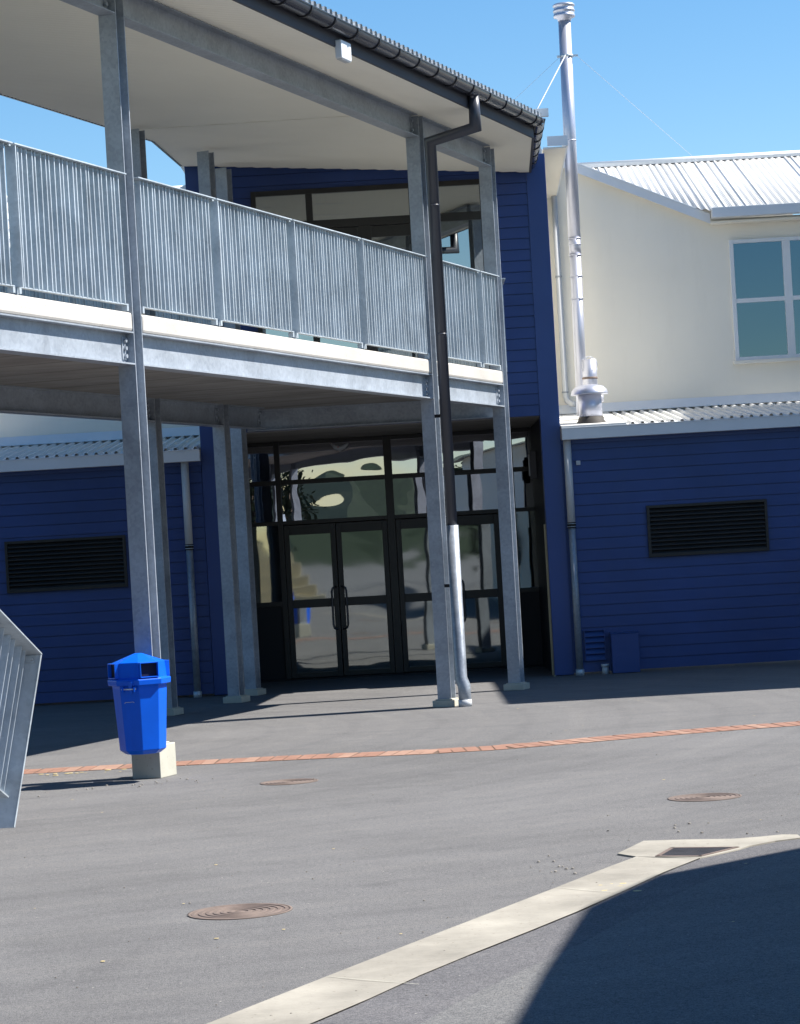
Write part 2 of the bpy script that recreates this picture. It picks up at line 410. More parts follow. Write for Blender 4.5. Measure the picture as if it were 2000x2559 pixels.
# ------------------------------------------------------------------ loose stones and leaf scraps (uncountable litter)
def stones(name, spots, mat, flat=1.0):
    m = MB()
    for x, y, r in spots:
        k = 6; a0 = random.random() * 6
        ring = [(x + r * random.uniform(.7, 1.1) * math.cos(a0 + 2 * math.pi * i / k), y + r * random.uniform(.7, 1.1) * math.sin(a0 + 2 * math.pi * i / k)) for i in range(k)]
        z0 = .004; zt = .004 + r * flat
        lowv = [m.v((px, py, z0)) for px, py in ring]
        midv = [m.v((x + (px - x) * .9, y + (py - y) * .9, z0 + r * flat * .6)) for px, py in ring]; top = m.v((x + r * .1, y, zt))
        for i in range(k):
            j = (i + 1) % k; m.bm.faces.new((lowv[i], lowv[j], midv[j], midv[i])); m.bm.faces.new((midv[i], midv[j], top))
    return m.build(name, mat, kind='stuff')
sp = []
for _ in range(20): sp.append((random.gauss(.72, .13), random.gauss(13.0, .3), random.uniform(.003, .0105)))
for _ in range(10): sp.append((random.gauss(1.5, .25), random.gauss(14.3, .3), random.uniform(.005, .012)))
for _ in range(150):
    y = random.uniform(9, 30); sp.append((random.uniform(-.16, .16) * y, y, random.uniform(.003, .007)))
for _ in range(26): sp.append((random.gauss(-2.2, .35), random.gauss(19.3, .25), random.uniform(.005, .013)))
stones('loose_gravel', sp, 'stone', .8)
lf = []
for _ in range(26):
    y = random.uniform(10, 29); lf.append((random.uniform(-.16, .16) * y, y, random.uniform(.005, .014)))
for _ in range(22): lf.append((random.gauss(-2.9, .4), random.gauss(20.75, .08), random.uniform(.01, .035)))
for _ in range(7): lf.append((random.gauss(.95, .05), random.gauss(12.15, .08), random.uniform(.01, .03)))
stones('leaf_litter', lf, 'leaf', .12)

# ================================================================== SCHOOL BUILDING
YF = 31.48           # plane of the blue walls
YC = 34.0            # plane of the cream wall above the lean-tos
YG = 34.4            # glazed entrance
bld = thing('school_building', 'two-storey blue and cream school building with glazed entrance and white metal roofs', 'building', (0, 33, 0))

def siding(name, x0, x1, z0, z1, y, pitch=.141, mat='blue', clip=None):
    """overlapping weatherboards facing the camera, each board leaning out at its foot"""
    m = MB(); z = z0
    while z < z1 - .001:
        zt = min(z + pitch, z1)
        zt -= .010
        m.hexa([(x0, y - .022, z), (x1, y - .022, z), (x1, y, z), (x0, y, z), (x0, y - .014, zt), (x1, y - .014, zt), (x1, y, zt), (x0, y, zt)])
        z += pitch
    m.box(x0, x1, y + .0005, y + .12, z0, z1)
    return m.build(name, mat, bld)

# lean-to walls left and right
siding('wall', 2.075, 5.75, 0.03, 2.99, YF)
siding('wall', -9.0, -2.48, 0.03, 2.99, YF)
siding('wall', -2.27, 1.85, 3.31, 6.9, YF)       # upper tower wall
m = MB(); m.box(1.97, 2.06, YF + .2, 36.5, 0, 6.75); m.box(-2.45, -2.36, YF + .2, 36.5, 0, 6.9); m.build('side_wall', 'cream', bld)
m = MB(); m.box(1.84, 2.085, YF - .035, YF + .19, 0.01, 6.62); m.build('corner_board', 'blue_trim', bld, .004)
m = MB(); m.box(-2.475, -2.262, YF - .035, YF + .19, 0.01, 6.9); m.build('corner_board', 'blue_trim', bld, .004)
m = MB(); m.box(1.835, 1.8385, YF + .05, YF + .19, 0, 1.93); m.box(1.825, 1.855, YF - .034, YF - .02, 0, 0.01); m.build('edge_trim', 'beige', bld)
# entrance recess lining
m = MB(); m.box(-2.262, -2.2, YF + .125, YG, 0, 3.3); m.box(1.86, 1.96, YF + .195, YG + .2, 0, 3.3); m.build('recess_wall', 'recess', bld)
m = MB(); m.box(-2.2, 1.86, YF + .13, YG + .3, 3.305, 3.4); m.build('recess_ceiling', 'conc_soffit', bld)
m = MB(); m.box(1.818, 1.838, YF + .16, YF + .175, 0.005, 1.93); m.build('edge_trim', 'beige', bld)

# interior behind the glass
m = MB(); m.box(-4.4, 4.4, 41, 41.1, 0.01, 3.3); m.box(-2.3, 1.9, YG + .3, 41, .004, .012); m.box(-2.34, -2.3, YG + .2, 41, .01, 3.3); m.box(1.9, 1.94, YG + .25, 41, .01, 3.3)
m.box(-2.34, 1.94, YG + .31, 41, 3.28, 3.3); m.build('interior', 'int_wall', bld)
m = MB(); m.box(-2.3, 1.9, YF + .2, 36.4, 3.45, 3.5); m.box(-2.34, 1.94, 36.4, 36.5, 3.4, 6.6)
m.box(-.3, .2, 34.5, 35, 6.55, 6.6); m.build('upper_interior', 'int_wall', bld)

# ---- entrance glazing
FRD = .075
def bar(m, x0, x1, z0, z1, y=YG, d=FRD): m.box(x0, x1, y - d / 2, y + d / 2, z0, z1)
fr = MB()
xs = [(-2.2, -2.095), (-1.70, -1.625), (-.185, -.075), (1.362, 1.60), (1.885, 1.96)]
for a, b in xs: bar(fr, a, b, 0.0, 3.3)
def hbars(z0, z1):
    for (a, b), (c, d) in zip(xs, xs[1:]): bar(fr, b + .0005, c - .0005, z0, z1, d=FRD - .006)
hbars(3.245, 3.299); hbars(2.70, 2.765); hbars(2.145, 2.20)
for (a, b) in ((-2.095, -1.70), (1.60, 1.885)): bar(fr, a + .0005, b - .0005, 1.03, 1.09, d=FRD - .006); 
fr.build('entrance_frame', 'bronze', bld, .003)
m = MB(); m.box(-2.0945, -1.7005, YG - .012, YG + .01, .0, 1.029); m.box(1.6005, 1.8845, YG - .012, YG + .01, .0, 1.029); m.build('solid_panel', 'recess', bld)
panes = [(xs[i][1], xs[i + 1][0], z0, z1) for i in range(4) for z0, z1 in ((2.20, 2.70), (2.765, 3.245))]
panes += [(-2.095, -1.70, 1.09, 2.145), (1.60, 1.885, 1.09, 2.145)]
for i, (a, b, z0, z1) in enumerate(panes):
    yy = YG + random.uniform(-.003, .003); m = MB()
    rx, rz = random.uniform(-.003, .003), random.uniform(-.003, .003)
    m.hexa([(a, yy - rx, z0), (b, yy + rx, z0), (b, yy + rx + .006, z0), (a, yy - rx + .006, z0), (a, yy - rx - rz, z1), (b, yy + rx - rz, z1), (b, yy + rx - rz + .006, z1), (a, yy - rx - rz + .006, z1)])
    m.build('pane', 'glass_wavy' if z0 > 2.1 else 'glass_low', bld)
# door leaves
def leaf(x0, x1, hx):
    m = MB(); st = .072; yf = YG - .01
    for a, b in ((x0, x0 + st), (x1 - st, x1)): m.box(a, b, yf - .025, yf + .025, .02, 2.135)
    for a, b in ((.02, .09), (.985, 1.10), (2.0, 2.135)): m.box(x0 + st + .0005, x1 - st - .0005, yf - .023, yf + .023, a, b)
    dr = m.build('door', 'bronze', bld, .003)
    for z0, z1 in ((.09, .985), (1.10, 2.0)):
        q = random.uniform(-.003, .003); m = MB()
        m.hexa([(x0 + st, yf - q, z0), (x1 - st, yf + q, z0), (x1 - st, yf + q + .006, z0), (x0 + st, yf - q + .006, z0), (x0 + st, yf - q - .002, z1), (x1 - st, yf + q - .002, z1), (x1 - st, yf + q + .004, z1), (x0 + st, yf - q + .004, z1)])
        m.build('pane', 'glass_low', dr)
    m = MB(); s_ = .045 * (1 if hx > (x0 + x1) / 2 else -1)
    y0 = yf - .025; y1 = yf - .085
    m.tube([(hx, y0, 1.25), (hx - s_ * .5, y1 + .01, 1.25), (hx - s_ * 1.1, y1, 1.235), (hx - s_ * 1.35, y1, 1.19), (hx - s_ * 1.35, y1, .73), (hx - s_ * 1.1, y1, .685), (hx - s_ * .5, y1 + .01, .67), (hx, y0, .67)], .0135, 10)
    m.build('handle', 'handle', dr)
leaf(-1.62, -.91, -.945); leaf(-.90, -.19, -.865)
leaf(-.07, .64, .56); leaf(.65, 1.357, .76)
m = MB(); m.box(-2.2, 1.86, YG - .3, YG + .1, .001, .016); m.build('threshold', 'recess', bld)
# pale crescent with a red dot at the head of the glazing
m = MB(); m.tube([(-.90, YG - .12, 3.225), (-.84, YG - .13, 3.175), (-.78, YG - .135, 3.155), (-.72, YG - .13, 3.175), (-.66, YG - .12, 3.225)], [.012, .03, .036, .03, .012], 12)
sn = m.build('pale_crescent', 'white', bld)
m = MB(); m.lathe((-.80, YG - .175, 3.17), [(.006, 0), (.008, .006), (.004, .012)], 10); m.build('red_dot', 'red', sn)
# bulkhead lamp on the right recess wall
m = MB(); m.box(1.775, 1.861, 33.2, 33.36, 2.56, 2.93); lb = m.build('bulkhead_lamp', 'dark_steel', bld, .01)
m = MB(); m.box(1.755, 1.7745, 33.22, 33.34, 2.6, 2.89); m.build('diffuser', 'pvc', lb, .01)

# ---- upper tower window / doors onto the deck
yu = YF - .028
fr = MB()
def ub(x0, x1, z0, z1, d=.0): fr.box(x0, x1, yu - .03 - d, yu + .02, z0, z1)
ub(-1.66, -1.60, 3.74, 6.34); ub(1.235, 1.30, 3.74, 6.34)
ub(-1.5995, 1.2345, 6.275, 6.339); 
for z0, z1 in ((5.83, 5.935),): ub(-1.5995, 1.2345, z0, z1, -.003)
ub(-.97, -.885, 3.74, 5.8295); ub(-.97, -.885, 5.9355, 6.2745)
ub(.335, .42, 3.74, 5.8295); ub(.335, .42, 5.9355, 6.2745)
ub(-.33, -.16, 3.74, 5.8295, -.005); ub(-.8845, -.3305, 5.68, 5.825, -.006); ub(-.1595, .3345, 5.68, 5.825, -.006)
ub(.4205, 1.2345, 3.74, 3.85, -.003); ub(-1.5995, -.9705, 3.74, 3.85, -.003)
wf = fr.build('window_frame', 'bronze', bld, .003)
for x0, x1, z0, z1 in ((-1.6, -.97, 5.935, 6.275), (-.885, .335, 5.935, 6.275), (.42, 1.235, 5.935, 6.275), (-1.6, -.97, 3.85, 5.83), (.42, 1.235, 3.85, 5.83), (-.885, -.33, 3.74, 5.68), (-.16, .335, 3.74, 5.68)):
    m = MB(); q = random.uniform(-.002, .002)
    m.hexa([(x0, yu - q, z0), (x1, yu + q, z0), (x1, yu + q + .006, z0), (x0, yu - q + .006, z0), (x0, yu - q, z1), (x1, yu + q, z1), (x1, yu + q + .006, z1), (x0, yu - q + .006, z1)])
    m.build('pane', 'glass_up', wf)

# ---- lean-to roofs, gutters, apron flashings
def ribbed(name, x0, x1, y0, y1, zf, zb, pitch, hgt, mat, flat=None, steps=1, xclip=None):
    m = MB(); prof = []; x = x0
    while x < x1:
        for dx, dz in ((0, 0), (pitch * .52, 0), (pitch * .64, hgt), (pitch * .86, hgt), (pitch * .98, 0)):
            if x + dx <= x1: prof.append((x + dx, 0 if (flat and flat[0] < x < flat[1]) else dz))
        x += pitch
    for (xa, ha), (xb, hb) in zip(prof, prof[1:]):
        ya, yb = y0, y1
        if xclip:
            ya = max(y0, xclip((xa + xb) / 2))
            if ya >= y1: continue
        k = (ya - y0) / (y1 - y0); z_ = zf + (zb - zf) * k
        m.face([(xa, ya, z_ + ha), (xb, ya, z_ + hb), (xb, y1, zb + hb), (xa, y1, zb + ha)])
    o = m.build(name, mat, bld)
    sol = o.modifiers.new('thick', 'SOLIDIFY'); sol.thickness = .004; sol.offset = -1
    return o
ribbed('lean_to_roof', 2.9, 5.75, YF - .17, YC, 3.125, 3.405, .125, .032, 'roof')
ribbed('lean_to_roof', -9.0, -2.48, YF - .17, YC, 3.125, 3.405, .125, .032, 'roof')
m = MB(); m.hexa([(2.09, YF - .17, 3.10), (2.915, YF - .17, 3.10), (2.915, YC, 3.39), (2.09, YC, 3.39), (2.09, YF - .17, 3.152), (2.915, YF - .17, 3.152), (2.915, YC, 3.436), (2.09, YC, 3.436)])
m.build('roof_flashing', 'roof', bld)
for a, b in ((2.09, 5.75), (-9, -2.475)):
    m = MB(); m.box(a, b, YF - .24, YF - .225, 2.975, 3.125); m.box(a, b, YF - .225, YF - .06, 2.975, 2.985); m.box(a, b, YF - .075, YF - .06, 2.985, 3.095)
    m.box(a, b, YF - .25, YF - .24, 3.112, 3.125); m.box(a, a + .006, YF - .2245, YF - .0755, 2.9855, 3.12)
    m.box(b - .006, b, YF - .2245, YF - .0755, 2.9855, 3.12); m.build('lean_to_gutter', 'white', bld, .003)
    m = MB(); m.box(a, b, YF - .05, YF - .022, 2.93, 3.085); m.build('fascia', 'blue_trim', bld)
    m = MB(); m.hexa([(a, YC - .09, 3.435), (b, YC - .09, 3.435), (b, YC - .004, 3.445), (a, YC - .004, 3.445), (a, YC - .085, 3.445), (b, YC - .085, 3.445), (b, YC - .004, 3.56), (a, YC - .004, 3.56)])
    m.build('apron_flashing', 'white', bld)

# ---- cream gable wall and flank walls behind
def gable(x): return 6.79 + (2.745 - abs(x)) * .449
m = MB(); pts = [(-9.5, YC), (-4.42, YC), (0, YC), (4.42, YC), (6.2, YC)]
def ring(z): return z
verts = [(-9.5, 3.0), (-2.37, 3.0), (-2.37, 6.45), (1.98, 6.45), (1.98, 3.0), (6.2, 3.0), (6.2, 5.98), (4.42, 5.98), (2.4, gable(2.4) - .06), (0, gable(0) - .06), (-2.4, gable(2.4) - .06), (-4.42, 5.98), (-9.5, 5.98)]
a = [m.v((x, YC, z)) for x, z in verts]; b = [m.v((x, YC + .2, z)) for x, z in verts]
m.bm.faces.new(a); m.bm.faces.new(list(reversed(b)))
for i in range(len(a)): j = (i + 1) % len(a); m.bm.faces.new((a[i], b[i], b[j], a[j]))
m.build('rendered_wall', 'cream', bld)
m = MB(); m.box(2.0605, 6.2, YC - .002, YC, 5.29, 5.294); m.build('wall_joint', 'cream', bld)
for sg in (1, -1):   # barge boards and the wing roof sheet behind them
    m = MB()
    xa, xb = (2.1 if sg > 0 else 2.5), 4.45
    za, zb = gable(xa), gable(xb)
    def q(x0, x1, y0, y1, d0, d1):
        m.hexa([(sg * x0, y0, gable(x0) + d0), (sg * x1, y0, gable(x1) + d0), (sg * x1, y1, gable(x1) + d0), (sg * x0, y1, gable(x0) + d0), (sg * x0, y0, gable(x0) + d1), (sg * x1, y0, gable(x1) + d1), (sg * x1, y1, gable(x1) + d1), (sg * x0, y1, gable(x0) + d1)])
    q(xa, xb, YC - .14, YC - .115, -.115, .0); q(xa, xb, YC - .15, YC + .02, .0005, .02)
    m.build('barge_board', 'white', bld)
    m = MB()
    q(xa, xb - .05, YC - .113, YC - .001, -.075, -.062); m.build('verge_soffit', 'cream', bld)
    m = MB(); x = 0.0
    while x < 4.5:
        for x0, x1, h0, h1 in ((x, x + .04, .0, .02), (x + .04, x + .08, .02, .0)):
            pass
        x += .08
    m.hexa([(sg * .0, YC - .10, gable(0) + .022), (sg * 4.45, YC - .10, gable(4.45) + .022), (sg * 4.45, 37.2, gable(4.45) + .022), (0, 37.2, gable(0) + .022), (0, YC - .10, gable(0) + .034), (sg * 4.45, YC - .10, gable(4.45) + .034), (sg * 4.45, 37.2, gable(4.45) + .034), (0, 37.2, gable(0) + .034)])
    m.build('wing_roof', 'roof', bld)

def main_roof(x0, x1, sgn, xc):
    """corrugated slope from the gutter (y 33.75) to the ridge (y 37)"""
    y0, y1, z0, z1 = YC - .28, 37.0, 6.08, 7.255
    m = MB(); p = .0762 * 1.25; n_ = int((x1 - x0) / p * 6)
    prev = None
    for i in range(n_ + 1):
        x = x0 + (x1 - x0) * i / n_; h = .012 * math.cos(2 * math.pi * x / p)
        yv = y0
        # valley with the wing roof: start where the main slope rises above the wing slope
        k = (z1 - z0) / (y1 - y0); yw = y0 + (gable(x) + .03 - z0) / k
        if abs(x) < 4.45: yv = max(y0, yw)
        cur = (x, yv, z0 + (yv - y0) * k + h, h)
        if prev and yv < y1 - .05:
            m.face([(prev[0], prev[1], prev[2]), (cur[0], cur[1], cur[2]), (x, y1, z1 + h), (prev[0], y1, z1 + prev[3])]).smooth = True
        prev = cur
    o = m.build('main_roof', 'roof', bld)
    s_ = o.modifiers.new('thick', 'SOLIDIFY'); s_.thickness = .003; s_.offset = -1
    m = MB(); m.tube([(x0, y1, z1 + .012), (x1, y1, z1 + .012)], .05, 12); m.box(x0, x1, y1 - .16, y1 - .04, z1 - .045, z1 - .0); m.build('ridge_cap', 'roof', bld)
    m = MB(); m.hexa([(x0, y1 + .02, z1), (x1, y1 + .02, z1), (x1, 40.3, 6.08), (x0, 40.3, 6.08), (x0, y1 + .02, z1 + .01), (x1, y1 + .02, z1 + .01), (x1, 40.3, 6.09), (x0, 40.3, 6.09)]); m.build('rear_roof', 'roof', bld)
main_roof(2.95, 6.4, 1, 0); main_roof(-9.5, -2.95, -1, 0)
for a, b in ((4.455, 6.4), (-9.5, -4.455)):
    m = MB(); m.box(a, b, YC - .36, YC - .345, 5.965, 6.10); m.box(a, b, YC - .345, YC - .22, 5.965, 5.975); m.box(a, b, YC - .235, YC - .22, 5.976, 6.06)
    m.box(a, a + .006, YC - .3445, YC - .2355, 5.9755, 6.09); m.box(b - .006, b, YC - .3445, YC - .2355, 5.9755, 6.09)
    m.build('eave_gutter', 'white', bld, .003)
    m = MB(); m.box(a, b, YC - .219, YC - .001, 5.90, 5.93); m.build('eave_soffit', 'cream', bld)
m = MB(); m.box(6.0, 6.2, YC + .21, 40, 3, 5.9); m.box(-9.5, -9.3, YC + .21, 40, 0, 5.9); m.box(-9.5, 6.2, 40.01, 40.2, 0, 6.0); m.build('rear_wall', 'cream', bld)

# ---- white framed window in the cream wall
m = MB(); y0 = YC - .03
X0, X1, Z0, Z1 = 4.70, 6.05, 4.03, 5.68
for a, b, c, d in ((X0, X0 + .055, Z0, Z1), (X1 - .055, X1, Z0, Z1)): m.box(a, b, y0 - .025, y0 + .03, c, d)
for c, d in ((Z1 - .05, Z1), (Z0, Z0 + .045)): m.box(X0 + .0555, X1 - .0555, y0 - .022, y0 + .03, c, d)
m.box(5.42, 5.53, y0 - .02, y0 + .03, Z0 + .0455, Z1 - .0505)
for a, b in ((X0 + .0555, 5.4195), (5.5305, X1 - .0555)): m.box(a, b, y0 - .018, y0 + .03, 4.815, 4.875)
ww = m.build('window', 'white', bld, .003)
m = MB(); m.box(X0 - .03, X1 + .03, YC - .09, YC - .001, Z0 - .05, Z0 - .002); m.build('sill', 'cream', ww, .004)
for a, b in ((X0 + .055, 5.42), (5.53, X1 - .055)):
    for c, d in ((Z0 + .045, 4.815), (4.875, Z1 - .05)):
        m = MB(); m.box(a, b, y0 + .0, y0 + .006, c, d); m.build('pane', 'glass_teal', ww)
m = MB(); m.box(X0 + .056, 5.40, y0 + .012, y0 + .02, 4.455, 4.468); m.build('blind_rail', 'white', ww)

# ---- side eave of the tower roof (white gutter box running back) with its downpipe
m = MB(); m.box(2.14, 2.40, 31.6, 31.615, 6.73, 6.855); m.hexa([(2.375, 31.616, 6.72), (2.40, 31.616, 6.72), (2.40, 33.98, 6.42), (2.375, 33.98, 6.42), (2.375, 31.616, 6.855), (2.40, 31.616, 6.855), (2.40, 33.98, 6.80), (2.375, 33.98, 6.80)])
m.build('side_gutter', 'white', bld)
m = MB(); m.hexa([(2.085, 31.616, 6.70), (2.374, 31.616, 6.70), (2.374, 33.98, 6.40), (2.085, 33.98, 6.40), (2.085, 31.616, 6.72), (2.374, 31.616, 6.72), (2.374, 33.98, 6.42), (2.085, 33.98, 6.42)])
m.build('side_eave_soffit', 'cream', bld)
m = MB(); m.tube([(2.345, 33.9, 6.41), (2.345, 33.9, 3.68), (2.37, 33.87, 3.60), (2.42, 33.82, 3.56), (2.47, 33.8, 3.555)], .04, 14); dp = m.build('downpipe', 'pvc', bld)
m = MB()
for z in (5.3, 3.72): m.tube([(2.345, 33.9, z), (2.345, 33.9, z + .02)], .048, 14)
m.build('pipe_clip', 'galv', dp)
# downpipes at the lean-to corners: painted above, galvanised below a black coupling
for x, y in ((2.155, YF - .11), (-2.68, YF - .13)):
    m = MB(); m.tube([(x, y, 1.93), (x, y, 2.9755)], .049, 16); dp = m.build('downpipe', 'pvc', bld)
    m = MB(); m.tube([(x, y, 0.06), (x, y, 1.87)], .044, 16); m.build('galvanised_pipe', 'galv_pipe', dp)
    m = MB(); m.tube([(x, y, 1.865), (x, y, 1.935)], .053, 16); m.build('coupling', 'black', dp)
    m = MB()
    for z in (1.878, 1.914): m.tube([(x, y, z), (x, y, z + .007)], .055, 16)
    m.tube([(x, y, 0.0), (x, y, .075)], .054, 16); m.build('clamp', 'galv_rail', dp)

# ---- louvre vents
def louvre(x0, x1, z0, z1, n_, mat='louvre', fw=.035, proud=.05):
    m = MB(); yb = YF - .02
    for a, b in ((x0, x0 + fw), (x1 - fw, x1)): m.box(a, b, yb - proud, yb, z0, z1)
    for a, b in ((z0, z0 + fw), (z1 - fw, z1)): m.box(x0 + fw + .0005, x1 - fw - .0005, yb - proud + .002, yb, a, b)
    o = m.build('louvre_vent', mat, bld, .002)
    m = MB(); m.box(x0 + fw, x1 - fw, yb - .003, yb - .001, z0 + fw, z1 - fw); m.build('vent_shade', 'black', o)  # black sheet painted as the shade behind the slats
    m = MB(); p = (z1 - z0 - 2 * fw) / n_
    for i in range(n_):
        z = z0 + fw + p * i
        m.hexa([(x0 + fw, yb - proud + .006, z), (x1 - fw, yb - proud + .006, z), (x1 - fw, yb - .006, z + p * .85), (x0 + fw, yb - .006, z + p * .85),
                (x0 + fw, yb - proud + .006, z + .008), (x1 - fw, yb - proud + .006, z + .008), (x1 - fw, yb - .006, z + p * .85 + .006), (x0 + fw, yb - .006, z + p * .85 + .006)])
    m.build('slats', mat, o)
louvre(3.115, 4.64, 1.435, 2.09, 11); louvre(-5.02, -3.49, 1.445, 2.10, 11)
louvre(2.235, 2.50, .17, .56, 5, 'blue_trim', .012, .045)
m = MB(); m.box(2.56, 2.905, YF - .24, YF - .02, .006, .50); m.box(2.55, 2.915, YF - .25, YF - .019, .501, .515); m.build('meter_box', 'blue_trim', bld, .006)
m = MB(); m.tube([(2.475, YF - .12, 0), (2.475, YF - .12, .09)], .042, 14); m.tube([(2.475, YF - .12, .09), (2.475, YF - .12, .125)], .052, 14); m.build('gully_pipe', 'pvc', bld)
m = MB(); m.box(2.262, 2.315, YF - .05, YF - .012, 2.655, 2.71); m.build('wall_sensor', 'pvc', bld, .004)

# ---- flue
fx, fy = 2.555, 33.0
fb_ = 2.495
def fX(z): return fb_ + (fx - fb_) * (z - 3.4) / 5.2
m = MB(); m.tube([(fX(5.72), fy, 5.72), (fx, fy, 8.62)], .083, 28); flue = m.build('flue', 'flue', bld)
m = MB(); m.tube([(fX(3.35), fy, 3.35), (fX(5.5), fy, 5.50)], .076, 28); m.tube([(fX(5.5), fy, 5.50), (fX(5.72), fy, 5.72)], .079, 28); m.build('lower_pipe', 'flue', flue)
m = MB()
for z in (7.0, 5.70, 5.62, 5.48, 5.20, 4.90): m.tube([(fX(z), fy, z), (fX(z), fy, z + .014)], .0865, 28)
m.build('collar', 'flue', flue)
m = MB(); m.lathe((fx, fy, 8.60), [(.088, 0), (.09, .03), (.142, .05), (.145, .075), (.138, .08), (.138, .12), (.145, .125), (.145, .145), (.135, .15), (.135, .19), (.146, .195), (.146, .215), (.13, .225), (.01, .228)], 32); m.build('cap', 'flue', flue)
m = MB(); m.tube([(fx, fy, 8.115), (fx, fy, 8.15)], .09, 24); m.box(fx + .085, fx + .15, fy - .03, fy - .01, 8.12, 8.145); m.box(fx - .13, fx - .085, fy - .05, fy - .03, 8.11, 8.14); m.build('stay_band', 'galv_rail', flue)
for a, b, r in (((fx - .02, fy - .09, 8.13), (1.85, 30.9, 6.85), .008), ((fx + .14, fy, 8.13), (4.70, 36.6, 7.16), .0022), ((fx - .1, fy + .02, 8.12), (1.2, 34, 7.2), .002)):
    m = MB(); m.tube([a, b], r, 8); m.build('stay_wire', 'wire', flue)
# ---- the two roof vents
def vent(x, y, z, label, dome):
    m = MB()
    if dome:
        m.lathe((x, y, z), [(.15, .06), (.15, .40)], 28); o = m.build('roof_vent', 'flue', bld)
        m = MB(); m.lathe((x, y, z), [(.24, .385), (.237, .40), (.225, .44), (.18, .485), (.11, .505), (.01, .507)], 32); m.build('cowl', 'flue', o)
        m = MB(); m.lathe((x, y, z), [(.21, -.02), (.20, .02), (.168, .055), (.154, .10)], 24); m.build('flashing', 'rubber', o)
    else:
        m.lathe((x, y, z), [(.12, .05), (.12, .26)], 24); m.lathe((x, y, z), [(.165, .26), (.168, .34), (.12, .345)], 28); m.lathe((x, y, z), [(.096, .345), (.096, .82)], 24); o = m.build('roof_vent', 'flue', bld)
        m = MB(); m.lathe((x, y, z), [(.098, .56), (.105, .57), (.098, .59)], 24); m.build('copper_seam', 'iron', o)
        m = MB()
        for ph in (R(20), R(110)):
            c_, s_ = math.cos(ph), math.sin(ph)
            m.tube([(x + c_ * .12 * math.cos(a) , y + s_ * .12 * math.cos(a), z + .74 + .12 * math.sin(a)) for a in [math.pi * 2 * i / 20 for i in range(20)]], .005, 6)
        m.build('wire_guard', 'wire', o)
        m = MB(); m.lathe((x, y, z), [(.21, -.02), (.20, .01), (.15, .06), (.13, .12)], 24); m.build('flashing', 'rubber', o)
vent(2.505, 31.75, 3.17, '', True); vent(2.585, 32.55, 3.24, '', False)

# ================================================================== VERANDA (raised walkway)
ver = thing('veranda', 'raised galvanised steel walkway with balustrade, concrete deck and corrugated canopy', 'walkway', W(-1.6, 4, 0))
ZD0, ZD1, ZS0, ZS1 = 3.306, 3.570, 3.571, 3.722
ZB0, ZB1 = 6.118, 6.362
def column(o0, t0, ztop, pl_h=.08, pl=(.045, .055), label=None):
    """H-section: flanges across the walkway line, web along it"""
    m = MB(W); o1 = o0 - .152
    m.box(o1, o0, t0, t0 + .011, pl_h, ztop); m.box(o1, o0, t0 + .147, t0 + .158, pl_h, ztop); m.box((o0 + o1) / 2 - .005, (o0 + o1) / 2 + .005, t0 + .0112, t0 + .1468, pl_h, ztop)
    c = m.build('column', 'galv', ver)
    m = MB(W); a = pl[0]; b = pl[1]
    m.prism([(o1 - a, t0 - b), (o0 + a, t0 - b), (o0 + a, t0 + .158 + b), (o1 - a, t0 + .158 + b)], 0, pl_h - .012)
    m.box(o1 - .02, o0 + .02, t0 - .03, t0 + .188, pl_h - .0119, pl_h)
    m.build('plinth', 'plinth', c, .006)
    return c
C_T = [-7.25, 0.0, 7.206, 9.70]
for t in C_T:
    if t == 0.0: column(0, t, ZB1 - .02, .275, (.05, .07))
    else: column(0, t, ZB1 - .02, .085)
D_O = -3.36
for t, zt in ((0.1, 6.60), (7.32, 6.60), (9.20, 6.60)): column(D_O, t, zt, .085)
column(-3.715, 10.51, 6.60, .085)   # the post beside the tower wall

def ibeam(name, o, t0, t1, z0, z1, w=.150, tf=.012, tw=.008, mat='galv', bolts=True, par=None, n_=3):
    m = MB(W)
    m.box(o - w / 2, o + w / 2, t0, t1, z0, z0 + tf); m.box(o - w / 2, o + w / 2, t0, t1, z1 - tf, z1); m.box(o - tw / 2, o + tw / 2, t0, t1, z0 + tf + .0002, z1 - tf - .0002)
    b = m.build(name, mat, ver)
    if bolts:
        for te, sg in ((t0, 1), (t1, -1)):
            m = MB(W); a, c = sorted((te + sg * .006, te + sg * .09))
            
            m.box(o + tw / 2 + .0002, o + tw / 2 + .008, te + sg * .03 - .025, te + sg * .03 + .045, z0 + .035, z1 - .035) if n_ == 2 else m.box(o + tw / 2 + .0002, o + tw / 2 + .008, a, c, z0 + tf + .03, z1 - tf - .03)
            for k in range(n_):
                z = z0 + .07 + (z1 - z0 - .14) * k / (n_ - 1); y = te + sg * .05
                p = [(o + .012, y, z), (o + .034, y, z)]
                m2 = [Vector(q) for q in p]
                # hexagonal bolt head
                ring0 = [m.v((m2[0].x, y + .018 * math.cos(R(60 * i)), z + .018 * math.sin(R(60 * i)))) for i in range(6)]
                ring1 = [m.v((m2[1].x, y + .018 * math.cos(R(60 * i)), z + .018 * math.sin(R(60 * i)))) for i in range(6)]
                m.bm.faces.new(ring0); m.bm.faces.new(list(reversed(ring1)))
                for i in range(6): m.bm.faces.new((ring0[i], ring0[(i + 1) % 6], ring1[(i + 1) % 6], ring1[i]))
            m.build('bolted_cleat', mat, b)
    return b
for a, b in zip(C_T, C_T[1:]):
    ibeam('floor_beam', -.076, a + .1585, b - .0005, ZD0, ZD1)
    ibeam('roof_beam', -.076, a + .1585, b - .0005, ZB0, ZB1, .15, .010, n_=2)
for a, b in ((-7.2, .0995), (.2585, 7.3195), (7.4785, 9.1995), (9.3585, 10.4595)):
    ibeam('floor_beam', D_O - .076, a, b, ZD0, ZD1)
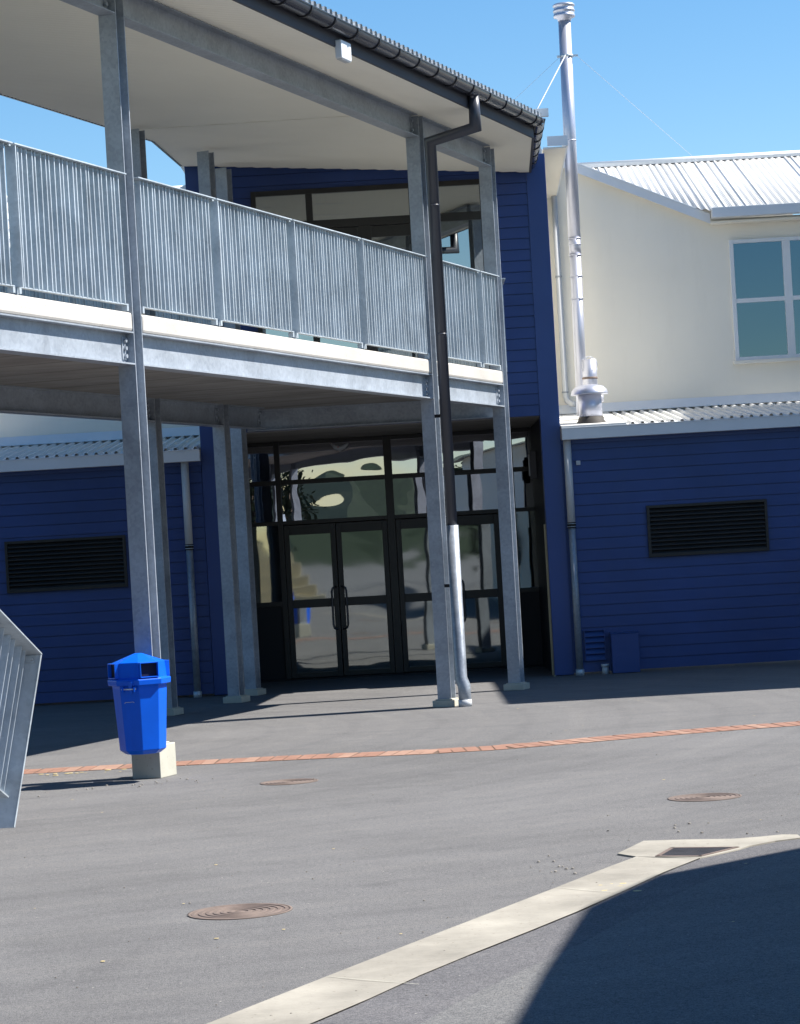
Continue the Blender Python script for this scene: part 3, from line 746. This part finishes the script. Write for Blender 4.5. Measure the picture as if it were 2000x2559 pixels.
# beam across the tower face and cross beams
m = MB(); y0 = 31.30
m.box(-1.86, 1.30, y0 - .07, y0 + .07, ZD0, ZD0 + .012); m.box(-1.86, 1.30, y0 - .004, y0 + .004, ZD0 + .0122, ZD1 - .0122); m.box(-1.86, 1.30, y0 - .07, y0 + .07, ZD1 - .012, ZD1)
fb = m.build('floor_beam', 'galv', ver)
m = MB()
for z in (3.36, 3.44, 3.52):
    pass
m.box(-1.82, -1.66, y0 - .012, y0 - .0045, 3.335, 3.545)
for z in (3.36, 3.44, 3.52):
    for x in (-1.78, -1.70): m.tube([(x, y0 - .03, z), (x, y0 - .0121, z)], .016, 6, smooth=False)
m.build('bolted_cleat', 'galv', fb)

# deck slab
inner = [(-3.62, -8), (-.1565, -8), (-.1565, 10.0)]
def wt(x, y):                       # world -> (o, t)
    v = Vector((x, y, 0)) - P0; return (v.dot(N), v.dot(D))
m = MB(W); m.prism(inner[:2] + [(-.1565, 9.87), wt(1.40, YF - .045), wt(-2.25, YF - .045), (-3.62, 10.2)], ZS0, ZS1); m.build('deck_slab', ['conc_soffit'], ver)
for a, b in zip(C_T, C_T[1:]):
    m = MB(W); m.box(-.156, .004, a + .170, b - .012, ZS0, ZS1 + .001); m.build('deck_edge', 'conc', ver, .022)

# balustrades
def rail_panel(f, t0, t1, o=0.0, n_=22, k0=0):
    m = MB(f)
    m.box(o - .045, o - .003, t0 + .02, t1 - .02, 3.778, 3.788)
    m.box(o - .045, o - .037, t0 + .02, t1 - .02, 4.77, 4.80)
    for i in range(n_):
        t = t0 + .05 + (t1 - t0 - .1) * (i + .5 + (.14 if i % 3 == 0 else -.10 if i % 3 == 1 else 0)) / n_; w = .0062
        lean = random.uniform(-.006, .006)
        m.hexa([(o - .048, t - w, 3.788), (o + .002, t - w, 3.788), (o + .002, t + w, 3.788), (o - .048, t + w, 3.788),
                (o - .048, t - w + lean, 4.818), (o + .002, t - w + lean, 4.818), (o + .002, t + w + lean, 4.818), (o - .048, t + w + lean, 4.818)])
    for te in (t0 + .035, t1 - .035):    # fixing tabs
        m.box(o - .052, o - .004, te - .016, te + .016, 3.733, 3.777)
    p = m.build('balustrade_panel', 'galv_rail', ver)
    m = MB(f); m.box(o - .05, o + .034, t0, t1, 4.819, 4.830); m.build('handrail', 'galv_rail', p, .002)
    return p
def rail_post(f, t, o=0.0):
    m = MB(f); m.box(o - .040, o + .046, t - .006, t + .006, 3.775, 4.806); m.box(o - .040, o - .002, t - .006, t + .006, 3.724, 3.775)
    m.box(o - .040, o + .003, t - .03, t + .03, 4.807, 4.8185); m.build('rail_post', 'galv_rail', ver)
spans = [(-7.09, -5.5), (-5.5, -3.70), (-3.70, -1.87), (-1.87, -.02), (.17, 1.70), (1.70, 3.42), (3.42, 5.20), (5.20, 7.19), (7.375, 8.97), (8.97, 9.69)]
for i, (a, b) in enumerate(spans):
    n_ = int((b - a) / .0745); n_ = n_ if i < 8 else int((b - a) / .105)
    rail_panel(W, a + .012, b - .014, .0, n_)
    if i not in (3, 7, 9): rail_post(W, b, -.0)
def Wback(o, t, z): return W(D_O - .12 - o * 1.0, t, z)
for a, b in ((-7.1, -5.3), (-5.3, -3.5), (-3.5, -1.7), (-1.7, .05), (.3, 2.05), (2.05, 3.8), (3.8, 5.55), (5.55, 7.28), (7.5, 9.18)):
    rail_panel(Wback, a + .01, b - .01, .0, int((b - a) / .0745)); rail_post(Wback, b)
def Wend(o, t, z): return Vector((1.36 + o, 29.15 + t, z))
rail_panel(Wend, .05, 2.2, 0, 20)

# canopy -------------------------------------------------
def zs(o): return 6.370 - .080 * o            # underside
def zt(o): return 6.370 - .080 * o + (.055 + (o + 3.75) / 4.4 * .16)
F1 = wt(1.745, 28.32); W1 = wt(1.875, YF - .04); W2 = wt(-2.50, YF - .04); B1 = (-3.76, 8.55); B0 = (-3.76, -8.5); F0 = (.62, -8.5)
poly = [F0, F1, W1, W2, B1, B0]
def interval(t, poly):
    xs_ = []
    for (o0, t0), (o1, t1) in zip(poly, poly[1:] + poly[:1]):
        if (t0 - t) * (t1 - t) <= 0 and t0 != t1: xs_.append(o0 + (o1 - o0) * (t - t0) / (t1 - t0))
    return (min(xs_), max(xs_)) if len(xs_) >= 2 else None
def corr_sheet(poly, zf, pitch, amp, prof, name, mat, lift=0):
    m = MB(W); t = min(p[1] for p in poly) + .001; tm = max(p[1] for p in poly) - .001; prev = None
    while t < tm:
        for u, h in prof:
            tt = t + u * pitch
            if tt >= tm: break
            iv = interval(tt, poly)
            if iv:
                cur = (iv[0], iv[1], tt, h * amp + lift)
                if prev: m.face([(prev[0], prev[2], zf(prev[0]) + prev[3]), (prev[1], prev[2], zf(prev[1]) + prev[3]), (cur[1], cur[2], zf(cur[1]) + cur[3]), (cur[0], cur[2], zf(cur[0]) + cur[3])])
                prev = cur
        t += pitch
    return m.build(name, mat, ver)
orb = [(i / 6, math.cos(2 * math.pi * i / 6)) for i in range(6)]
corr_sheet(poly, zs, .0762, .009, orb, 'soffit_lining', 'soffit', .0)
top_poly = [(.70, -8.5), wt(1.86, 28.22), wt(2.0, 35.5), wt(-2.55, 35.5), wt(-2.55, YF), (-3.80, 8.5), (-3.80, -8.5)]
trap = [(0, 0), (.35, 0), (.45, 1), (.8, 1), (.9, 0)]
corr_sheet(top_poly, zt, .125, .05, trap, 'roof_sheet', 'roof', .0)
# fascia boards
def strip(f, pts, thick, zlo, zhi, name, mat, bev=0):
    m = MB(f)
    for (a, b) in zip(pts, pts[1:]):
        a_, b_ = Vector((*a, 0)), Vector((*b, 0)); t_ = (b_ - a_).normalized(); n_ = Vector((t_.y, -t_.x, 0)) * thick
        q = [a_, b_, b_ + n_, a_ + n_]
        m.hexa([(p.x, p.y, zlo(p.x)) for p in q] + [(p.x, p.y, zhi(p.x)) for p in q])
    return m.build(name, mat, ver, bev)
strip(W, [F1, F0], -.025, lambda o: zs(.62) - .012, lambda o: zs(.62) + .185, 'fascia', 'slate_fascia')
strip(W, [wt(1.875, YF - .045), F1], -.03, lambda o: zs(o) - .012, lambda o: zs(o) + .19, 'fascia', 'slate_fascia')
m = MB(); x0, x1 = 1.95, 2.02
m.hexa([(1.93, 31.5, 6.42), (1.96, 31.5, 6.42), (2.02, 35.4, 6.5), (1.99, 35.4, 6.5), (1.93, 31.5, 6.60), (1.96, 31.5, 6.60), (2.02, 35.4, 6.70), (1.99, 35.4, 6.70)]); m.build('fascia', 'charcoal', ver)
strip(W, [B0, B1, wt(-2.50, YF - .05)], -.03, lambda o: zs(o) - .010, lambda o: zt(o) - .004, 'rear_fascia', 'charcoal_band')
# soffit joints
for t0 in (8.05,):
    pass
m = MB(W)
for (a, b) in (((-3.7, 7.62), (-.2, 7.1)), ):
    m.hexa([(a[0], a[1], zs(a[0]) - .012), (b[0], b[1], zs(b[0]) - .012), (b[0], b[1] + .02, zs(b[0]) - .012), (a[0], a[1] + .02, zs(a[0]) - .012), (a[0], a[1], zs(a[0]) - .007), (b[0], b[1], zs(b[0]) - .007), (b[0], b[1] + .02, zs(b[0]) - .007), (a[0], a[1] + .02, zs(a[0]) - .007)])
m.build('soffit_joint', 'soffit', ver)

# half-round gutter along the front eave and round the corner down the side
def gutter_run(a, b, za, zb, nm):
    m = MB(); a = Vector(a); b = Vector(b); t = (b - a).normalized(); n_ = Vector((t.y, -t.x, 0)).normalized(); r = .082; k = 14
    prev = None
    for i in range(k + 1):
        an = math.pi * i / k; off = n_ * (r * math.cos(an)) + Vector((0, 0, -r * math.sin(an)))
        p, q = a + Vector((0, 0, za)) + off, b + Vector((0, 0, zb)) + off
        offi = off * .94; pi_, qi = a + Vector((0, 0, za)) + offi, b + Vector((0, 0, zb)) + offi
        if prev:
            m.face([prev[0], prev[1], q, p]).smooth = True; m.face([prev[2], prev[3], qi, pi_]).smooth = True
        else: m.face([p, q, qi, pi_])
        prev = (p, q, pi_, qi)
    m.face([prev[0], prev[1], prev[3], prev[2]])
    # rolled lip
    for s_ in (1, -1): m.tube([a + n_ * r * s_ + Vector((0, 0, za)), b + n_ * r * s_ + Vector((0, 0, zb))], .009, 8)
    g_ = m.build('gutter', 'charcoal', ver)
    L = (b - a).length; s = .18
    while s < L:
        m = MB(); c = a.lerp(b, s / L) + Vector((0, 0, za + (zb - za) * s / L))
        for w0 in (0,):
            rr = r + .010; pr = None
            for i in range(k + 1):
                an = math.pi * i / k; d_ = n_ * math.cos(an) + Vector((0, 0, -math.sin(an)))
                p0, p1 = c - t * .014 + d_ * rr, c + t * .014 + d_ * rr; q0, q1 = c - t * .014 + d_ * (r + .0005), c + t * .014 + d_ * (r + .0005)
                if pr: m.face([pr[0], pr[1], p1, p0]); m.face([pr[2], pr[0], p0, q0]); m.face([pr[1], pr[3], q1, p1])
                pr = (p0, p1, q0, q1)
        m.build('bracket', 'charcoal_band', g_)
        s += .56
    return g_
GE = Vector((1.90, 28.12, 0)); GS = P0 + N * .735 + D * -7.5
tE = (GE - P0).dot(D); GE = P0 + N * .735 + D * tE
gutter_run(GE, GS, 6.50, 6.47, 'front')
side0 = GE + Vector((.035, .05, 0))
gutter_run((side0.x + .14, 34.5, 0), side0, 6.50, 6.50, 'side')
m = MB(); m.lathe((GE.x + .02, GE.y + .03, 6.50), [(.01, -.085), (.05, -.075), (.085, -.03), (.092, .0), (.01, .001)], 20); m.build('gutter_corner', 'charcoal', ver)
m = MB(); m.box(1.80, 1.97, 28.6, 28.66, 6.60, 6.69); m.build('roof_flashing', 'white', ver)

# downpipe from the gutter to the foot of the middle column
def pw(o, t, z): return W(o, t, z)
m = MB(); m.tube([pw(.73, 6.93, 6.45), pw(.73, 6.93, 6.10), pw(.125, 7.20, 6.05), pw(.125, 7.20, 1.93)], .056, 20); dpp = m.build('downpipe', 'slate', ver)
m = MB(); m.tube([pw(.125, 7.20, 1.94), pw(.125, 7.20, .30), pw(.168, 7.17, .22), pw(.168, 7.17, .0)], .066, 20); m.build('galvanised_pipe', 'galv_pipe', dpp)
m = MB(); m.tube([pw(.168, 7.17, 0), pw(.168, 7.17, .075)], .073, 20); m.build('floor_collar', 'pvc', dpp)
m = MB()
for z in (5.36, 3.98): m.tube([pw(.125, 7.20, z), pw(.125, 7.20, z + .015)], .060, 20)
m.build('pipe_joint', 'slate', dpp)
m = MB(W)
for z in (3.1, 1.28): m.box(.0005, .07, 7.19, 7.21, z, z + .035)
m.build('pipe_bracket', 'charcoal_band', dpp)
# white sensor box on the fascia
m = MB(W); m.box(.652, .72, 3.14, 3.39, 6.20, 6.37); wb = m.build('sensor_box', 'white', ver, .01)
m = MB(W); m.box(.66, .71, 3.16, 3.37, 6.193, 6.1995); m.build('lens', 'pvc', wb)

# ================================================================== BIN
cb = Vector((-2.13, 19.60, 0))
bn = thing('rubbish_bin', 'bright blue plastic litter bin with hooded openings fixed to the galvanised column', 'bin', (cb.x, cb.y, .25))
def octo(r, z, ph=R(5), c=cb, sx=1): return [(c.x + r * math.sin(ph + R(45 * k)), c.y - r * math.cos(ph + R(45 * k)), z) for k in range(8)]
def loft(m, rings, mi=0):
    vr = [[m.v(p) for p in r] for r in rings]
    for a, b in zip(vr, vr[1:]):
        for i in range(len(a)): m.bm.faces.new((a[i], a[(i + 1) % len(a)], b[(i + 1) % len(a)], b[i])).material_index = mi
    m.bm.faces.new(vr[0]); m.bm.faces.new(list(reversed(vr[-1])))
# seen edges at -85, -40, 5, 50, 95 degrees
m = MB(); loft(m, [octo(.135, .222), octo(.182, .255), octo(.214, .745), octo(.214, .80)]); m.build('body', 'bin', bn, .005)
m = MB(); loft(m, [octo(.246, .768), octo(.250, .808), octo(.240, .820), octo(.218, .8201), octo(.208, .945), octo(.03, 1.012)]); lid = m.build('lid', 'bin', bn, .004)
for ph in (R(27.5), R(-62.5), R(117.5), R(-152.5)):
    nv = Vector((math.sin(ph), -math.cos(ph), 0)); tv = Vector((math.cos(ph), math.sin(ph), 0)); c = cb + nv * .195
    def hf(a, b, z): return c + tv * a + nv * b + Vector((0, 0, z))
    m = MB(hf); w = .077
    m.box(-w, -w + .007, 0, .036, .824, .944); m.box(w - .007, w, 0, .036, .824, .944); m.box(-w + .0071, w - .0071, 0, .035, .936, .944); m.box(-w + .0071, w - .0071, 0, .035, .824, .832)
    h = m.build('hooded_opening', 'bin', lid, .002)
    m = MB(hf); m.box(-w + .0075, w - .0075, .002, .0075, .8345, .9335); m.build('opening_shade', 'bin_shade', h)  # dark plate painted as the shade inside the opening
def hf2(a, b, z):
    ph = R(-14); nv = Vector((math.sin(ph), -math.cos(ph), 0)); tv = Vector((math.cos(ph), math.sin(ph), 0)); c = cb + nv * .208
    return c + tv * a + nv * b + Vector((0, 0, z))
m = MB(hf2)
m.hexa([(-.005, .0, .70), (.012, 0, .70), (.012, .02, .73), (-.005, .02, .73), (-.005, .0, .80), (.03, .0, .80), (.03, .045, .80), (-.005, .045, .80)])
m.box(-.06, -.048, 0, .04, .72, .76); m.box(.035, .047, 0, .04, .72, .76)
m.build('latch_bracket', 'bin', bn, .002)
m = MB(hf2); m.tube([Vector((-.066, .025, .742)), Vector((.054, .025, .742))], .006, 8); m.build('latch_pin', 'galv_rail', bn)
m = MB(hf2); m.tube([Vector((-.055, .0015, .632)), Vector((-.045, .001, .640)), Vector((-.01, -.0005, .639)), Vector((.012, -.001, .642)), Vector((.024, -.0015, .634))], .0022, 6); m.build('scratch', 'pvc', bn)
m = MB(); m.box(cb.x - .02, cb.x + .10, cb.y + .19, cb.y + .232, .45, .49); m.build('fixing_strap', 'galv', bn)

# ================================================================== FOREGROUND STAIR BALUSTRADE (left edge)
st = thing('stair_balustrade', 'galvanised stair balustrade with flat sloping handrail and wide end plate at left edge', 'railing', (-2.5, 15.2, 0))
top = Vector((-2.246, 15.2, 1.193)); bot = Vector((-2.471, 15.2, .146)); upv = (top - bot).normalized(); hl = (top - bot).length
rd = Vector((-.165, -1.0, .40)).normalized()      # along the rail, towards the camera and up
side = Vector((-.97, -.10, .21)).normalized()
def S(a, b, c):    # a: across to the left, b: along the rail, c: down from the rail
    return top + Vector((-1, -.12, .02)) * a + rd * b - upv * c
m = MB(S); m.box(.002, .125, -.012, -.006, .0, hl); m.box(-.004, .002, -.016, .004, .0, hl); m.build('end_plate', 'galv_rail', st, .001)
m = MB(S); m.box(-.006, .110, -.012, 3.4, -.010, -.0005); m.build('handrail', 'galv_rail', st, .001)
m = MB(S)
for i in range(1, 30):
    t = -.03 + i * .103 + (.012 if i % 2 else -.012); m.box(.060, .104, t, t + .007, .001, hl - .19)
m.build('balusters', 'galv_rail', st)
m = MB(S); m.box(.05, .098, .02, 3.3, hl - .19, hl - .18); m.build('bottom_rail', 'galv_rail', st)
m = MB(S); m.box(.03, .11, -.0055, -.0005, .004, .05)
m.tube([Vector((.045, 0, .03)), Vector((.045, .02, .03))], .008, 8); m.tube([Vector((.105, -.0055, hl - .24)), Vector((.105, .01, hl - .24))], .010, 8); m.build('fixing_bolt', 'galv_rail', st)

# ================================================================== what stands beyond the frame (casts the shadows, shows in the glass, cuts sky light)
# wing on the right of the yard
wg = thing('classroom_wing', 'cream rendered classroom wing standing beside the blue wall outside the right edge', 'building', (8, 30, 0))
m = MB(); m.box(7.95, 15, 27.35, 33.6, 0, 7.86); m.build('wall', 'cream', wg)
m = MB(); m.box(7.69, 15.2, 27.09, 34.0, 7.87, 8.0)
m.build('roof', 'roof', wg)
# faceted building beside the camera
hb = thing('hall_building', 'faceted cream hall with dark eaves standing right of the camera', 'building', (9, 6, 0))
eave = [(4.67, 11.836), (5.10, 12.80), (5.95, 13.57), (8, 15.4), (16, 15.6), (16, -10), (1.23, -9.6), (4.22, 9.2), (4.372, 10.164)]
m = MB(); m.prism(eave, 4.60, 4.70); m.build('roof', 'charcoal', hb)
cx, cy = 11, 4
m = MB(); m.prism([(cx + (x - cx) * .93, cy + (y - cy) * .93) for x, y in eave], 0, 4.60); m.build('wall', 'cream', hb)
m = MB()
for k in range(5):
    y = -7 + k * 3.1; x = 1.23 + (y + 9.6) * .159 + .70
    m.box(x - .06, x + .1, y, y + 1.8, 1.0, 2.4)
m.build('window', 'louvre', hb)
# pale retaining wall and steps behind the camera on the left
rt = thing('retaining_wall', 'tan stepped retaining wall behind the camera', 'wall', (-4, -6, 0))
m = MB()
for k in range(6): m.box(-5.6 - k * .0, -1.6 - k * .25, -4.0 - k * .45, -3.56 - k * .45, 0, .36 + k * .33)
m.build('steps', 'tan', rt, .01)
# unseen dark block added left of the yard to cut sky light
blocker = thing('sky_blocker', 'dark block added out of view on the left to cut sky light', 'building', (-19, 5, 0))
m = MB(); m.box(-26, -14, -9, 16, 0, 4.6); m.build('wall', 'recess', blocker)
m = MB(); m.box(-26.4, -13.5, -9.4, 16.4, 4.601, 4.8); m.build('roof', 'charcoal', blocker)
# trees behind the camera
def tree(x, y, h, r, label):
    t = thing('tree', label, 'tree', (x, y, 0), 'trees behind the camera')
    m = MB(); m.tube([(x, y, 0), (x + .1, y, h * .35), (x - .1, y + .1, h * .7)], [.16, .12, .04], 8)
    for k in range(5):
        a = k * 1.3; m.tube([(x, y, h * (.3 + .07 * k)), (x + r * .6 * math.cos(a), y + r * .6 * math.sin(a), h * (.5 + .07 * k))], [.06, .015], 6)
    m.build('trunk', 'bark', t)
    m = MB()
    cl = [(random.gauss(0, .45) * r, random.gauss(0, .45) * r, random.uniform(.35, 1) * h) for _ in range(26)]
    for _ in range(1500):
        c = random.choice(cl); s_ = random.uniform(.08, .17)
        k = 1.15 - .5 * (c[2] / h)
        p = Vector((x + (c[0] + random.gauss(0, .22) * r) * k, y + (c[1] + random.gauss(0, .22) * r) * k, c[2] + random.gauss(0, .09) * h))
        a = Vector((random.gauss(0, 1), random.gauss(0, 1), random.gauss(0, 1))).normalized() * s_; b = a.orthogonal().normalized() * s_
        m.face([p - a, p + b * .6, p + a, p - b * .6])
    m.build('crown', 'foliage', t)
for (x, y, h, r, lb_) in ((-7.5, -14, 3.8, 1.8, 'low bushy tree behind the camera to the left of the steps'), (-4.6, -30, 5.0, 1.5, 'narrow dense tree straight behind the camera'), (2.6, -26, 4.4, 1.6, 'broad tree behind the camera beside the hall'),
                          (-12, -25, 7.5, 3, 'large spreading tree far behind on the left'), (5.6, -34, 6.2, 2.2, 'distant tree behind the camera past the hall')):
    tree(x, y, h, r, lb_)
m = MB()
for i in range(36):
    x0 = -160 + i * 9; h0 = 9 + 5 * math.sin(i * .7) + 2 * math.sin(i * 1.9); h1 = 9 + 5 * math.sin((i + 1) * .7) + 2 * math.sin((i + 1) * 1.9)
    m.hexa([(x0, -215, 0), (x0 + 9, -215, 0), (x0 + 9, -170, 0), (x0, -170, 0), (x0, -200, h0), (x0 + 9, -200, h1), (x0 + 9, -195, h1), (x0, -195, h0)])
m.build('hills', 'foliage', kind='structure')
